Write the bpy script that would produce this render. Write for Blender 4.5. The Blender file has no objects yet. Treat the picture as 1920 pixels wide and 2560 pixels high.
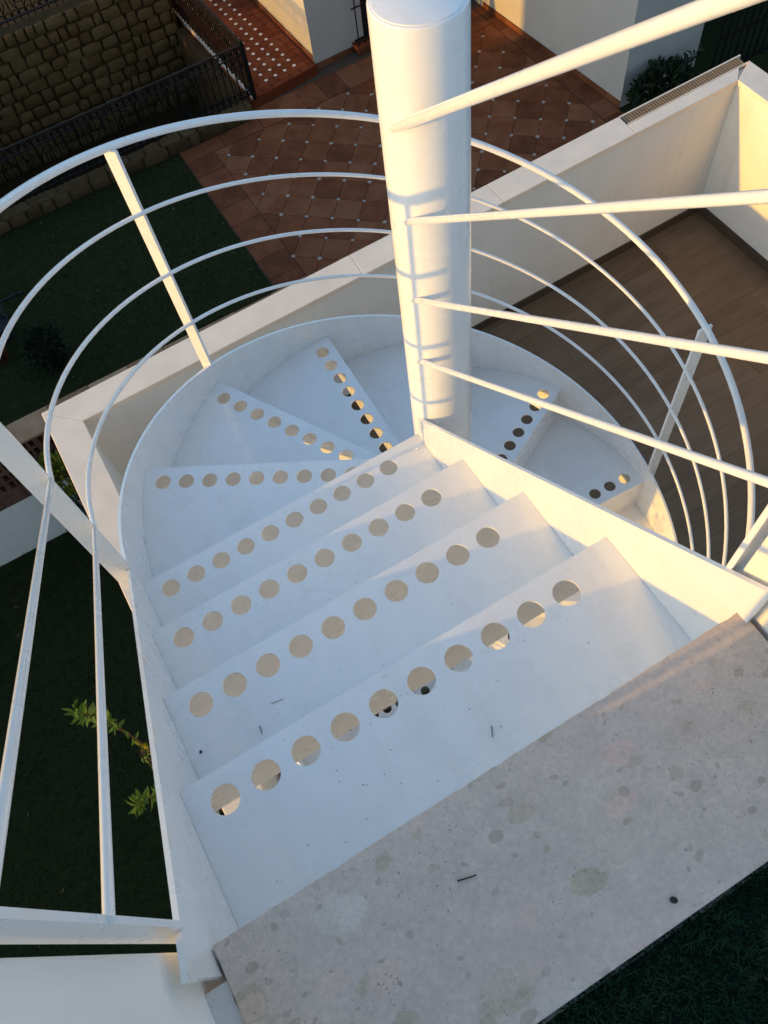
import bpy, bmesh, math, random
import numpy as np
from mathutils import Vector, Matrix
from mathutils.geometry import delaunay_2d_cdt

rnd = random.Random(7)
scene = bpy.context.scene
COL = scene.collection
R = math.radians

# ------------------------------------------------------------------ camera
cam_data = bpy.data.cameras.new('camera')
cam = bpy.data.objects.new('camera', cam_data)
COL.objects.link(cam)
cam_data.sensor_fit = 'HORIZONTAL'
cam_data.sensor_width = 36.0
cam_data.lens = 38.501
cam_data.clip_start = 0.02
cam_data.clip_end = 500
CM = Matrix(((0.86040714, 0.48331908, -0.16156179, -0.69627191),
             (-0.50081223, 0.74329383, -0.4435103, -1.2369159),
             (-0.09426911, 0.46251156, 0.88158743, 1.46501252),
             (0, 0, 0, 1)))
cam.matrix_world = CM
scene.camera = cam

# ------------------------------------------------------------------ light
SUN_EL, SUN_AZ = R(8.9), R(177.0)          # azimuth counted from +X towards +Y
world = bpy.data.worlds.new('World')
scene.world = world
world.use_nodes = True
nt = world.node_tree
bg = nt.nodes['Background']
sky = nt.nodes.new('ShaderNodeTexSky')
sky.sky_type = 'NISHITA'
sky.sun_disc = False
sky.sun_elevation = SUN_EL
sky.sun_rotation = R(90) - SUN_AZ + R(360)
sky.altitude = 100
sky.air_density = 1.0
sky.dust_density = 0.6
sky.ozone_density = 1.35
nt.links.new(sky.outputs[0], bg.inputs[0])
bg.inputs[1].default_value = 0.15
sun_data = bpy.data.lights.new('sun', 'SUN')
sun_data.energy = 1.4
sun_data.angle = R(0.55)
sun_data.color = (1.0, 0.53, 0.06)
sun = bpy.data.objects.new('sun', sun_data)
COL.objects.link(sun)
sd = Vector((math.cos(SUN_EL) * math.cos(SUN_AZ), math.cos(SUN_EL) * math.sin(SUN_AZ), math.sin(SUN_EL)))
sun.rotation_euler = sd.to_track_quat('Z', 'Y').to_euler()
sun.location = sd * 30
vs = scene.view_settings
vs.view_transform = 'Standard'
vs.look = 'None'
vs.gamma = 1.0
vs.use_curve_mapping = False
vs.exposure = 1.5
scene.cycles.max_bounces = 12
scene.cycles.diffuse_bounces = 7

# ------------------------------------------------------------------ helpers
class MB:
    """collects faces, builds ONE mesh object"""
    def __init__(s):
        s.v, s.f = [], []
    def add(s, vs, fs):
        n = len(s.v)
        s.v += [tuple(p) for p in vs]
        s.f += [tuple(i + n for i in f) for f in fs]
        return s
    def box(s, a, b):
        x0, y0, z0 = a; x1, y1, z1 = b
        return s.add([(x0, y0, z0), (x1, y0, z0), (x1, y1, z0), (x0, y1, z0), (x0, y0, z1), (x1, y0, z1), (x1, y1, z1), (x0, y1, z1)],
                     [(3, 2, 1, 0), (4, 5, 6, 7), (0, 1, 5, 4), (1, 2, 6, 5), (2, 3, 7, 6), (3, 0, 4, 7)])
    def prism(s, poly, z0, z1):
        n = len(poly)
        vs_ = [(p[0], p[1], z0) for p in poly] + [(p[0], p[1], z1) for p in poly]
        fs = [tuple(range(n))[::-1], tuple(range(n, 2 * n))] + [(i, (i + 1) % n, n + (i + 1) % n, n + i) for i in range(n)]
        return s.add(vs_, fs)
    def plate(s, outline, holes, z0, z1):
        """flat plate with holes"""
        pts, edges = [], []
        for loop in [outline] + holes:
            n = len(pts); k = len(loop)
            pts += [Vector((p[0], p[1])) for p in loop]
            edges += [(n + i, n + (i + 1) % k) for i in range(k)]
        ov, oe, of, _, _, _ = delaunay_2d_cdt(pts, edges, [], 4, 1e-6)
        n = len(ov)
        fs, cnt = [], {}
        hc = [(sum(p[0] for p in l) / len(l), sum(p[1] for p in l) / len(l), math.dist(l[0], l[len(l) // 2]) / 2) for l in holes]
        for f in of:
            f = list(f)
            gx = sum(ov[i].x for i in f) / len(f); gy = sum(ov[i].y for i in f) / len(f)
            if any((gx - c[0]) ** 2 + (gy - c[1]) ** 2 < (c[2] * .999) ** 2 and all((ov[i].x - c[0]) ** 2 + (ov[i].y - c[1]) ** 2 < (c[2] * 1.001) ** 2 for i in f) for c in hc): continue
            ar = sum(ov[f[i]].x * ov[f[(i + 1) % len(f)]].y - ov[f[(i + 1) % len(f)]].x * ov[f[i]].y for i in range(len(f)))
            if ar < 0: f = f[::-1]
            fs.append(tuple(i + n for i in f)); fs.append(tuple(f[::-1]))
            for i in range(len(f)):
                a, b = f[i], f[(i + 1) % len(f)]
                cnt[(a, b)] = 1
        for (a, b) in list(cnt):
            if (b, a) not in cnt:
                fs.append((a, b, b + n, a + n))
        return s.add([(p.x, p.y, z0) for p in ov] + [(p.x, p.y, z1) for p in ov], fs)
    def tube(s, path, r, seg=12, caps=True, r1=None):
        path = [Vector(p) for p in path]
        n = len(path)
        t0 = (path[1] - path[0]).normalized()
        up = Vector((0, 0, 1)) if abs(t0.z) < .9 else Vector((1, 0, 0))
        nrm = (up - t0 * up.dot(t0)).normalized()
        vs_, fs = [], []
        for i, p in enumerate(path):
            t = (path[min(i + 1, n - 1)] - path[max(i - 1, 0)]).normalized()
            nrm = (nrm - t * nrm.dot(t)).normalized()
            bn = t.cross(nrm)
            k = 1.0
            if 0 < i < n - 1:
                c = (path[i] - path[i - 1]).normalized().dot(t)
                k = 1 / max(c, .5)
            rr = r if r1 is None else r + (r1 - r) * i / (n - 1)
            for j in range(seg):
                a = 2 * math.pi * j / seg
                vs_.append(p + nrm * (math.cos(a) * rr) + bn * (math.sin(a) * rr * (k if r1 is None else 1)))
        for i in range(n - 1):
            for j in range(seg):
                a, b = i * seg + j, i * seg + (j + 1) % seg
                fs.append((a, b, b + seg, a + seg))
        if caps:
            fs.append(tuple(range(seg))[::-1]); fs.append(tuple(range((n - 1) * seg, n * seg)))
        return s.add(vs_, fs)
    def sweep(s, rings, close=True):
        """rings: list of equal-length lists of points, capped"""
        k = len(rings[0]); vs_ = [p for r_ in rings for p in r_]; fs = []
        for i in range(len(rings) - 1):
            for j in range(k):
                a, b = i * k + j, i * k + (j + 1) % k
                fs.append((a, a + k, b + k, b))
        fs.append(tuple(range(k))); fs.append(tuple(range((len(rings) - 1) * k, len(rings) * k))[::-1])
        return s.add(vs_, fs)
    def mesh(s, name):
        me = bpy.data.meshes.new(name)
        me.from_pydata(s.v, [], s.f)
        return me
    def build(s, name, mat, parent=None, smooth=None, bevel=0.0, bseg=2):
        me = s.mesh(name)
        if bevel:
            bm = bmesh.new(); bm.from_mesh(me)
            bmesh.ops.remove_doubles(bm, verts=bm.verts, dist=1e-6)
            es = [e for e in bm.edges if len(e.link_faces) == 2 and e.calc_face_angle(0) > .5]
            bmesh.ops.bevel(bm, geom=es, offset=bevel, segments=bseg, profile=.5, affect='EDGES', clamp_overlap=True)
            bm.to_mesh(me); bm.free()
        if smooth is not None:
            me.polygons.foreach_set('use_smooth', [True] * len(me.polygons))
            me.set_sharp_from_angle(angle=R(smooth))
        me.materials.append(mat)
        return link(name, me, parent)

def link(name, me, parent=None):
    o = bpy.data.objects.new(name, me)
    COL.objects.link(o)
    if parent is not None: o.parent = parent
    return o
def copy_obj(o, loc=None, parent=None):
    c = o.copy(); COL.objects.link(c)
    if loc is not None: c.location = loc
    if parent is not None: c.parent = parent
    return c
def tag(o, label=None, cat=None, group=None, kind=None):
    if label: o['label'] = label
    if cat: o['category'] = cat
    if group: o['group'] = group
    if kind: o['kind'] = kind
    return o
def thing(name, label, cat, loc=(0, 0, 0), group=None):
    o = link(name, None); o.location = loc
    o.empty_display_size = .1
    return tag(o, label, cat, group)
def clip(poly, nx, ny, d):
    """keep nx*x+ny*y <= d"""
    out = []
    for i in range(len(poly)):
        a, b = poly[i], poly[(i + 1) % len(poly)]
        da, db = nx * a[0] + ny * a[1] - d, nx * b[0] + ny * b[1] - d
        if da <= 0: out.append(a)
        if (da < 0 < db) or (db < 0 < da):
            t = da / (da - db); out.append((a[0] + (b[0] - a[0]) * t, a[1] + (b[1] - a[1]) * t))
    return out

# ------------------------------------------------------------------ materials
def mat_base(name):
    m = bpy.data.materials.new(name); m.use_nodes = True
    t = m.node_tree
    return m, t, t.nodes['Principled BSDF']
def N(t, kind, **kw):
    n = t.nodes.new(kind)
    for k, v in kw.items():
        if k in n.inputs: n.inputs[k].default_value = v
        else: setattr(n, k, v)
    return n
def coords(t, scale=(1, 1, 1), obj=False):
    if obj:
        c = N(t, 'ShaderNodeTexCoord'); src = c.outputs['Object']
    else:
        c = N(t, 'ShaderNodeNewGeometry'); src = c.outputs['Position']
    mp = N(t, 'ShaderNodeMapping'); mp.inputs['Scale'].default_value = scale
    t.links.new(src, mp.inputs[0])
    return mp.outputs[0]
def ramp(t, src, stops):
    r = N(t, 'ShaderNodeValToRGB'); t.links.new(src, r.inputs[0])
    el = r.color_ramp.elements
    while len(el) < len(stops): el.new(.5)
    for e, (p, c) in zip(el, stops):
        e.position = p; e.color = (*c, 1) if len(c) == 3 else c
    return r.outputs[0]
def mix(t, fac, a, b, mode='MIX'):
    m = N(t, 'ShaderNodeMix', data_type='RGBA', blend_type=mode)
    for sock, val in ((m.inputs[0], fac), (m.inputs[6], a), (m.inputs[7], b)):
        if hasattr(val, 'links') or isinstance(val, bpy.types.NodeSocket): t.links.new(val, sock)
        elif isinstance(val, (int, float)): sock.default_value = val
        else: sock.default_value = (*val, 1)
    return m.outputs[2]
def bump(t, bsdf, src, strength, dist):
    b = N(t, 'ShaderNodeBump'); b.inputs['Strength'].default_value = strength; b.inputs['Distance'].default_value = dist
    t.links.new(src, b.inputs['Height']); t.links.new(b.outputs[0], bsdf.inputs['Normal'])
def noise(t, vec, scale, detail=3, rough=.5):
    n = N(t, 'ShaderNodeTexNoise', Scale=scale, Detail=detail, Roughness=rough)
    t.links.new(vec, n.inputs['Vector'])
    return n.outputs['Fac']

def m_paint():
    m, t, b = mat_base('white_gloss_paint')
    v = coords(t)
    n1 = noise(t, v, 7, 4, .6)
    c = ramp(t, n1, [(.3, (.80, .80, .795)), (.7, (.84, .84, .835))])
    n2 = noise(t, v, 60, 3, .65)
    dust = ramp(t, n2, [(.62, (1, 1, 1)), (.80, (.93, .915, .89))])
    c = mix(t, 1.0, c, dust, 'MULTIPLY')
    vs_ = coords(t, (9, 1.3, 1.0)); vz_ = coords(t, (22, 22, 1.6))
    c = mix(t, 1.0, c, ramp(t, noise(t, vs_, 2.2, 5, .65), [(.50, (1, 1, 1)), (.72, (.955, .945, .93))]), 'MULTIPLY')
    c = mix(t, 1.0, c, ramp(t, noise(t, vz_, 1.5, 4, .6), [(.58, (1, 1, 1)), (.78, (.965, .955, .935))]), 'MULTIPLY')
    # fine grit: sparse dark specks
    vo = N(t, 'ShaderNodeTexVoronoi', Scale=75.0); t.links.new(v, vo.inputs['Vector'])
    sp = ramp(t, vo.outputs['Distance'], [(.035, (1, 1, 1)), (.055, (0, 0, 0))])
    gate = ramp(t, noise(t, v, 9, 2), [(.60, (0, 0, 0)), (.66, (1, 1, 1))])
    fac = N(t, 'ShaderNodeMath', operation='MULTIPLY'); t.links.new(sp, fac.inputs[0]); t.links.new(gate, fac.inputs[1])
    c = mix(t, fac.outputs[0], c, (.22, .20, .18))
    t.links.new(c, b.inputs['Base Color'])
    rr = N(t, 'ShaderNodeMapRange'); rr.inputs['To Min'].default_value = .20; rr.inputs['To Max'].default_value = .36
    t.links.new(n1, rr.inputs[0]); t.links.new(rr.outputs[0], b.inputs['Roughness'])
    b.inputs['Coat Weight'].default_value = .8; b.inputs['Coat Roughness'].default_value = .07
    bump(t, b, noise(t, v, 22, 2), .12, .0015)
    return m
def m_plaster(name, col, rough=.85, bs=.14, var=.05, dirt=0):
    m, t, b = mat_base(name)
    v = coords(t)
    n1 = noise(t, v, 1.7, 5, .6)
    lo = tuple(c * (1 - var) for c in col); hi = tuple(min(1, c * (1 + var)) for c in col)
    c = ramp(t, n1, [(.3, lo), (.7, hi)])
    if dirt:
        d = ramp(t, noise(t, v, 5, 6, .7), [(.58, (1, 1, 1)), (.8, (1 - dirt,) * 3)])
        c = mix(t, 1.0, c, d, 'MULTIPLY')
        st = ramp(t, noise(t, coords(t, (13, 13, .8)), 1.0, 5, .65), [(.55, (1, 1, 1)), (.78, (1 - dirt * 1.6, 1 - dirt * 1.75, 1 - dirt * 2.0))])
        c = mix(t, 1.0, c, st, 'MULTIPLY')
    t.links.new(c, b.inputs['Base Color'])
    b.inputs['Roughness'].default_value = rough
    bump(t, b, noise(t, v, 90, 4, .6), bs, .004)
    return m
def m_limestone(name, col, pebbles=True, scale=1.0):
    m, t, b = mat_base(name)
    v = coords(t)
    n1 = noise(t, v, 5 * scale, 5, .6)
    c = ramp(t, n1, [(.25, tuple(x * .90 for x in col)), (.75, tuple(x * 1.08 for x in col))])
    # grey-violet and buff clouds
    if pebbles: c = mix(t, .5, c, ramp(t, noise(t, v, 2.3 * scale, 3), [(.4, (.56, .45, .395)), (.62, (.58, .46, .36))]), 'MIX')
    if pebbles:
        warp = N(t, 'ShaderNodeTexNoise', Scale=14.0, Detail=3.0); t.links.new(v, warp.inputs['Vector'])
        add = N(t, 'ShaderNodeVectorMath', operation='MULTIPLY_ADD'); add.inputs[1].default_value = (.035, .035, .035)
        t.links.new(warp.outputs['Color'], add.inputs[0]); t.links.new(v, add.inputs[2])
        w2 = N(t, 'ShaderNodeTexNoise', Scale=45.0, Detail=3.0); t.links.new(v, w2.inputs['Vector'])
        add2 = N(t, 'ShaderNodeVectorMath', operation='MULTIPLY_ADD'); add2.inputs[1].default_value = (.012, .012, .012)
        t.links.new(w2.outputs['Color'], add2.inputs[0]); t.links.new(add.outputs[0], add2.inputs[2])
        # irregular chips: (cells per metre, radius, colour, share of cells, shift, strength)
        for sc, r0, gcol, ga, off, st in ((8, .42, (.47, .375, .255), .62, 0, .85), (11, .38, (.70, .475, .385), .60, 1.7, .8), (15, .38, (.47, .36, .245), .62, 5.2, .85),
                                          (24, .36, (.40, .305, .225), .70, 4.1, .8), (9.5, .36, (.74, .65, .56), .86, 3.3, .7), (42, .33, (.36, .28, .21), .80, 2.2, .65),
                                          (60, .30, (.62, .52, .44), .80, 6.3, .5)):
            mp = N(t, 'ShaderNodeMapping'); mp.inputs['Location'].default_value = (off, off * .7, 0)
            mp.inputs['Rotation'].default_value = (0, 0, .5 + off); mp.inputs['Scale'].default_value = (1, 1.5, 1)
            t.links.new(add2.outputs[0], mp.inputs[0])
            vo = N(t, 'ShaderNodeTexVoronoi', Scale=float(sc)); t.links.new(mp.outputs[0], vo.inputs['Vector'])
            sep = N(t, 'ShaderNodeSeparateColor'); t.links.new(vo.outputs['Color'], sep.inputs[0])
            rad = N(t, 'ShaderNodeMapRange'); rad.inputs['To Min'].default_value = r0 * .45; rad.inputs['To Max'].default_value = r0
            t.links.new(sep.outputs[1], rad.inputs[0])
            dv = N(t, 'ShaderNodeMath', operation='DIVIDE'); t.links.new(vo.outputs['Distance'], dv.inputs[0]); t.links.new(rad.outputs[0], dv.inputs[1])
            inside = ramp(t, dv.outputs[0], [(.84, (1, 1, 1)), (1.0, (0, 0, 0))])
            gate = N(t, 'ShaderNodeMath', operation='GREATER_THAN'); gate.inputs[1].default_value = ga
            t.links.new(sep.outputs[0], gate.inputs[0])
            f = N(t, 'ShaderNodeMath', operation='MULTIPLY'); t.links.new(inside, f.inputs[0]); t.links.new(gate.outputs[0], f.inputs[1])
            f2 = N(t, 'ShaderNodeMath', operation='MULTIPLY'); f2.inputs[1].default_value = st; t.links.new(f.outputs[0], f2.inputs[0])
            f4 = N(t, 'ShaderNodeMath', operation='MULTIPLY'); t.links.new(f2.outputs[0], f4.inputs[0])
            t.links.new(ramp(t, sep.outputs[2], [(0, (.35,) * 3), (1, (1,) * 3)]), f4.inputs[1])
            c = mix(t, f4.outputs[0], c, gcol)
        c = mix(t, 1.0, c, ramp(t, noise(t, v, 110, 4, .7), [(.35, (.90, .90, .90)), (.65, (1.07, 1.065, 1.05))]), 'MULTIPLY')
        c = mix(t, 1.0, c, ramp(t, noise(t, v, 26, 4, .65), [(.35, (.93, .925, .92)), (.65, (1.05, 1.045, 1.04))]), 'MULTIPLY')
        # pores and dark grains, gathered in clusters
        clus = ramp(t, noise(t, v, 7, 3, .6), [(.40, (.10,) * 3), (.62, (1,) * 3)])
        for sc, r0, col_, ga in ((75, .26, (.20, .165, .145), .80), (150, .30, (.22, .18, .155), .66), (36, .20, (.15, .12, .10), .93), (300, .34, (.25, .21, .18), .55)):
            vo = N(t, 'ShaderNodeTexVoronoi', Scale=float(sc)); t.links.new(add2.outputs[0], vo.inputs['Vector'])
            sep = N(t, 'ShaderNodeSeparateColor'); t.links.new(vo.outputs['Color'], sep.inputs[0])
            rad = N(t, 'ShaderNodeMapRange'); rad.inputs['To Min'].default_value = r0 * .35; rad.inputs['To Max'].default_value = r0
            t.links.new(sep.outputs[0], rad.inputs[0])
            dv = N(t, 'ShaderNodeMath', operation='DIVIDE'); t.links.new(vo.outputs['Distance'], dv.inputs[0]); t.links.new(rad.outputs[0], dv.inputs[1])
            inside = ramp(t, dv.outputs[0], [(.75, (1, 1, 1)), (1.0, (0, 0, 0))])
            gate = N(t, 'ShaderNodeMath', operation='GREATER_THAN'); gate.inputs[1].default_value = ga
            t.links.new(sep.outputs[2], gate.inputs[0])
            f = N(t, 'ShaderNodeMath', operation='MULTIPLY'); t.links.new(inside, f.inputs[0]); t.links.new(gate.outputs[0], f.inputs[1])
            f3 = N(t, 'ShaderNodeMath', operation='MULTIPLY'); t.links.new(clus, f3.inputs[1]); t.links.new(f.outputs[0], f3.inputs[0])
            f5 = N(t, 'ShaderNodeMath', operation='MULTIPLY'); f5.inputs[1].default_value = .62; t.links.new(f3.outputs[0], f5.inputs[0])
            c = mix(t, f5.outputs[0], c, col_)
    t.links.new(c, b.inputs['Base Color'])
    b.inputs['Roughness'].default_value = .75
    bump(t, b, noise(t, v, 160, 4, .6), .2, .002)
    return m
def m_varied(name, cols, rough=.8, nscale=8, bs=.3, bd=.004, bscale=70, rand=.25, streak=(1, 1, 1)):
    """colour drifting between cols, different for each object"""
    m, t, b = mat_base(name)
    v = coords(t, streak)
    oi = N(t, 'ShaderNodeObjectInfo')
    n1 = noise(t, v, nscale, 5, .6)
    a = N(t, 'ShaderNodeMath', operation='MULTIPLY_ADD'); a.inputs[1].default_value = rand * 2; a.inputs[2].default_value = -rand
    t.links.new(oi.outputs['Random'], a.inputs[0])
    s = N(t, 'ShaderNodeMath', operation='ADD'); t.links.new(a.outputs[0], s.inputs[0]); t.links.new(n1, s.inputs[1])
    k = len(cols)
    c = ramp(t, s.outputs[0], [(.2 + .6 * i / max(1, k - 1), cols[i]) for i in range(k)])
    t.links.new(c, b.inputs['Base Color'])
    b.inputs['Roughness'].default_value = rough
    b.inputs['Specular IOR Level'].default_value = .12
    bump(t, b, noise(t, v, bscale, 4, .6), bs, bd)
    return m
def m_wood():
    m, t, b = mat_base('dark_wood_planks')
    oi = N(t, 'ShaderNodeObjectInfo')
    g = N(t, 'ShaderNodeNewGeometry')
    off = N(t, 'ShaderNodeVectorMath', operation='SCALE'); off.inputs['Scale'].default_value = 17.0
    comb = N(t, 'ShaderNodeCombineXYZ'); t.links.new(oi.outputs['Random'], comb.inputs[0]); t.links.new(oi.outputs['Random'], comb.inputs[1])
    t.links.new(comb.outputs[0], off.inputs[0])
    ad = N(t, 'ShaderNodeVectorMath', operation='ADD'); t.links.new(g.outputs['Position'], ad.inputs[0]); t.links.new(off.outputs[0], ad.inputs[1])
    mp = N(t, 'ShaderNodeMapping'); mp.inputs['Scale'].default_value = (1.2, 14, 1); t.links.new(ad.outputs[0], mp.inputs[0])
    n1 = noise(t, mp.outputs[0], 3.0, 6, .65)
    mp2 = N(t, 'ShaderNodeMapping'); mp2.inputs['Scale'].default_value = (.8, 4, 1); t.links.new(ad.outputs[0], mp2.inputs[0])
    n2 = noise(t, mp2.outputs[0], 2.0, 3, .5)
    s = N(t, 'ShaderNodeMath', operation='MULTIPLY_ADD'); s.inputs[1].default_value = .14; t.links.new(oi.outputs['Random'], s.inputs[0])
    h2 = N(t, 'ShaderNodeMath', operation='ADD'); t.links.new(n1, h2.inputs[0]); t.links.new(n2, h2.inputs[1])
    h3 = N(t, 'ShaderNodeMath', operation='MULTIPLY'); h3.inputs[1].default_value = .5; t.links.new(h2.outputs[0], h3.inputs[0])
    t.links.new(h3.outputs[0], s.inputs[2])
    c = ramp(t, s.outputs[0], [(.28, (.095, .063, .038)), (.55, (.150, .100, .060)), (.85, (.21, .145, .092))])
    t.links.new(c, b.inputs['Base Color']); b.inputs['Roughness'].default_value = .55; b.inputs['Specular IOR Level'].default_value = .25
    bump(t, b, n1, .25, .002)
    return m
def m_flat(name, col, rough=.6, metal=0.0):
    m, t, b = mat_base(name)
    v = coords(t)
    n1 = noise(t, v, 12, 4, .6)
    t.links.new(ramp(t, n1, [(.3, tuple(c * .85 for c in col)), (.7, tuple(min(1, c * 1.15) for c in col))]), b.inputs['Base Color'])
    b.inputs['Roughness'].default_value = rough; b.inputs['Metallic'].default_value = metal
    b.inputs['Specular IOR Level'].default_value = .5 if rough < .5 else .15
    return m
def m_leaf(name, cols, rough=.55, nscale=9, trans=.25):
    m, t, b = mat_base(name)
    v = coords(t)
    c = ramp(t, noise(t, v, nscale, 3), [(.25 + .5 * i / max(1, len(cols) - 1), cols[i]) for i in range(len(cols))])
    t.links.new(c, b.inputs['Base Color']); b.inputs['Roughness'].default_value = rough; b.inputs['Specular IOR Level'].default_value = .2
    tr = N(t, 'ShaderNodeBsdfTranslucent'); t.links.new(c, tr.inputs['Color'])
    ms = N(t, 'ShaderNodeMixShader'); ms.inputs[0].default_value = trans
    out = t.nodes['Material Output']
    t.links.new(b.outputs[0], ms.inputs[1]); t.links.new(tr.outputs[0], ms.inputs[2]); t.links.new(ms.outputs[0], out.inputs['Surface'])
    return m

M = dict(
    paint=m_paint(),
    wall=m_plaster('white_wall_plaster', (.90, .87, .82), dirt=.05),
    wall2=m_plaster('cream_wall_plaster', (.83, .79, .72), dirt=.07),
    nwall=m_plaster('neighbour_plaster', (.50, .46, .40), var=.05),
    gwall=m_plaster('garden_wall_plaster', (.88, .82, .72), var=.05, dirt=.1),
    mortar=m_plaster('grey_mortar', (.62, .58, .53), bs=.6),
    slab=m_limestone('limestone_slab', (.65, .50, .405)),
    coping=m_limestone('pale_stone_coping', (.86, .72, .58), pebbles=False),
    wood=m_wood(),
    skirt=m_flat('dark_skirting', (.085, .06, .042), .6),
    terracotta=m_varied('old_terracotta', [(.110, .036, .016), (.175, .060, .026), (.225, .092, .044)], rough=.7, nscale=4, rand=.24),
    porchtile=m_varied('red_clay_tile', [(.14, .030, .010), (.18, .042, .014), (.21, .06, .022)], rough=.65, nscale=6),
    inset=m_flat('white_glazed_inset', (.34, .31, .27), .4),
    grout=m_flat('brown_grout', (.085, .06, .045), .9),
    hill=m_varied('bounce_hillside', [(.14, .12, .06), (.24, .19, .11), (.36, .29, .19)], nscale=.25, bs=.6, bd=.8, bscale=.6),  # pale tan so the unseen slopes bounce warm sunlight
    earth=m_flat('dry_earth', (.16, .12, .075), .95),
    soil=m_flat('dark_soil', (.025, .022, .014), .95),
    lawn=m_flat('lawn_ground', (.018, .024, .007), .95),
    turfbase=m_flat('turf_backing', (.006, .014, .009), .95),
    grass=m_leaf('lawn_grass', [(.012, .024, .004), (.028, .046, .008), (.060, .058, .016)], nscale=1.6, trans=.1),
    turf=m_leaf('artificial_turf', [(.008, .030, .015), (.020, .060, .028), (.055, .085, .035)], nscale=14, trans=.05),
    stone=m_varied('rubble_stone', [(.085, .050, .018), (.112, .068, .026), (.135, .086, .036)], nscale=5, bs=.8, bd=.02, bscale=25),
    stone2=m_varied('garden_stone', [(.060, .036, .016), (.092, .058, .027), (.12, .08, .040)], nscale=6, bs=.8, bd=.02, bscale=25),
    joint=m_flat('dark_joint', (.060, .038, .016), .95),
    iron=m_flat('black_iron', (.010, .009, .009), .5),
    brick=m_varied('clay_lattice_brick', [(.10, .050, .034), (.14, .070, .046), (.17, .095, .065)], nscale=7),
    clay_cap=m_varied('clay_coping', [(.20, .105, .055), (.29, .165, .09), (.36, .22, .13)], nscale=5),
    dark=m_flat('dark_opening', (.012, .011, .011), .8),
    glass=m_flat('dark_window_glass', (.015, .018, .020), .12),
    leaf_y=m_leaf('yellow_green_leaves', [(.06, .08, .010), (.20, .20, .018), (.32, .28, .03)]),
    leaf_g=m_leaf('fresh_green_leaves', [(.04, .10, .014), (.08, .16, .022), (.15, .215, .04)], trans=.35),
    leaf_d=m_leaf('dark_green_leaves', [(.007, .013, .006), (.016, .027, .011), (.034, .048, .020)], trans=.1),
    leaf_b=m_leaf('grey_green_leaves', [(.02, .03, .022), (.05, .065, .05), (.10, .115, .10)]),
    dry_leaf=m_leaf('dry_leaves', [(.05, .035, .012), (.09, .06, .02), (.13, .09, .03)], trans=.1),
    stem=m_flat('plant_stem', (.10, .07, .035), .8),
    metal=m_flat('bronze_grille', (.30, .20, .12), .5, .1),
    twig=m_flat('dry_needle', (.045, .038, .034), .8),
    pot=m_flat('dark_pot', (.03, .032, .04), .6),
    redpot=m_flat('terracotta_pot', (.10, .03, .02), .7),
)

# ------------------------------------------------------------------ dimensions of the stair
H, G, DA = 0.21189, 0.25949, 30.55
Y0 = -0.782                      # nosing of the top tread
RO, RP = 1.010, 0.089            # outer radius of treads, pole radius
XL, XR = -1.010, -0.092          # straight treads left / right end
FLOOR = -16 * 0.21189
SLAB = 0.212
GROUND = -6.0
NT = 16
def nose_z(s):
    """height of the nosing line; s<0: straight part (metres to y=0), s>=0: degrees turned"""
    return -3 * H - (s / G * H if s < 0 else s / DA * H)
def ang(k): return R(180 - DA * (k - 3))

# ------------------------------------------------------------------ setting: ground
def ground_piece(name, poly, z0, z1, mat):
    return tag(MB().prism(poly, z0, z1).build(name, mat), kind='structure')
tag(MB().prism([(-150, -150), (150, -150), (150, 150), (-150, 150)], -8.3, -8.0).build('ground', M['earth']), kind='structure')
ground_piece('lawn_terrace', [(-30, -30), (30, -30), (30, 30), (2.28, 30), (2.28, 9.11), (-30, 9.11)], -8.0, GROUND, M['lawn'])
ground_piece('upper_terrain', [(-30, 11.55), (2.25, 11.55), (2.25, 40), (-30, 40)], -8.0, -5.06, M['joint'])

# unseen added hills that cut low skylight and bounce warm sun, lowest westward
hb = MB(); rows_ = []
for j in range(5):
    rr = (95, 108, 122, 136, 150)[j]; f_ = (0, .35, .72, .95, 1.0)[j]
    rw_ = []
    for i in range(96):
        a = 2 * math.pi * i / 96
        w_ = .5 + .5 * math.cos(a - math.pi)                       # 1 due west
        top = 30 - 21 * w_ ** 1.2 + 2.5 * math.sin(5 * a + 1) + 1.6 * math.sin(11 * a) + .8 * math.sin(23 * a + 2)
        rw_.append((rr * math.cos(a), rr * math.sin(a), -8.1 + (top + 8) * f_ + (rnd.uniform(-.8, .8) if j else 0)))
    rows_.append(rw_)
for j in range(4):
    for i in range(96):
        k_ = (i + 1) % 96
        hb.add([rows_[j][i], rows_[j][k_], rows_[j + 1][k_], rows_[j + 1][i]], [(0, 1, 2, 3)])
tag(hb.build('bounce_hills', M['hill'], smooth=80), kind='structure')

# ------------------------------------------------------------------ white house
house = thing('white_house', 'white plastered house whose roof terrace and lower terrace the spiral stair joins', 'house', (0, 0, GROUND))
def hp(mb, name, mat, **kw):
    o = mb.build(name, mat, **kw); o.parent = house; o.location = (0, 0, -GROUND)
    return o
hp(MB().box((-3.4, -9, GROUND), (6.0, -1.075, 0.12)), 'main_block', M['wall'])
hp(MB().box((-1.347, -1.075, GROUND), (3.814, 2.27, FLOOR - .06)), 'lower_storey', M['wall'])
# roof parapets either side of the opening
wl = MB().box((-3.4, -1.365, 0.12), (-1.042, -1.046, 1.12)); hp(wl, 'roof_parapet', M['wall'], bevel=.006)
wr = MB().box((-0.074, -1.365, 0.12), (6.0, -1.022, 1.12)); hp(wr, 'roof_parapet', M['wall2'], bevel=.006)
ww = MB().box((-3.4, -9, 0.12), (-3.1, -1.365, 1.12)); hp(ww, 'roof_parapet', M['wall'])  # unseen west return wall, added to shade the roof turf
hp(MB().box((-1.042, -1.365, 0.12), (-0.074, -1.075, 0.176)), 'mortar_bed', M['mortar'])
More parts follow.
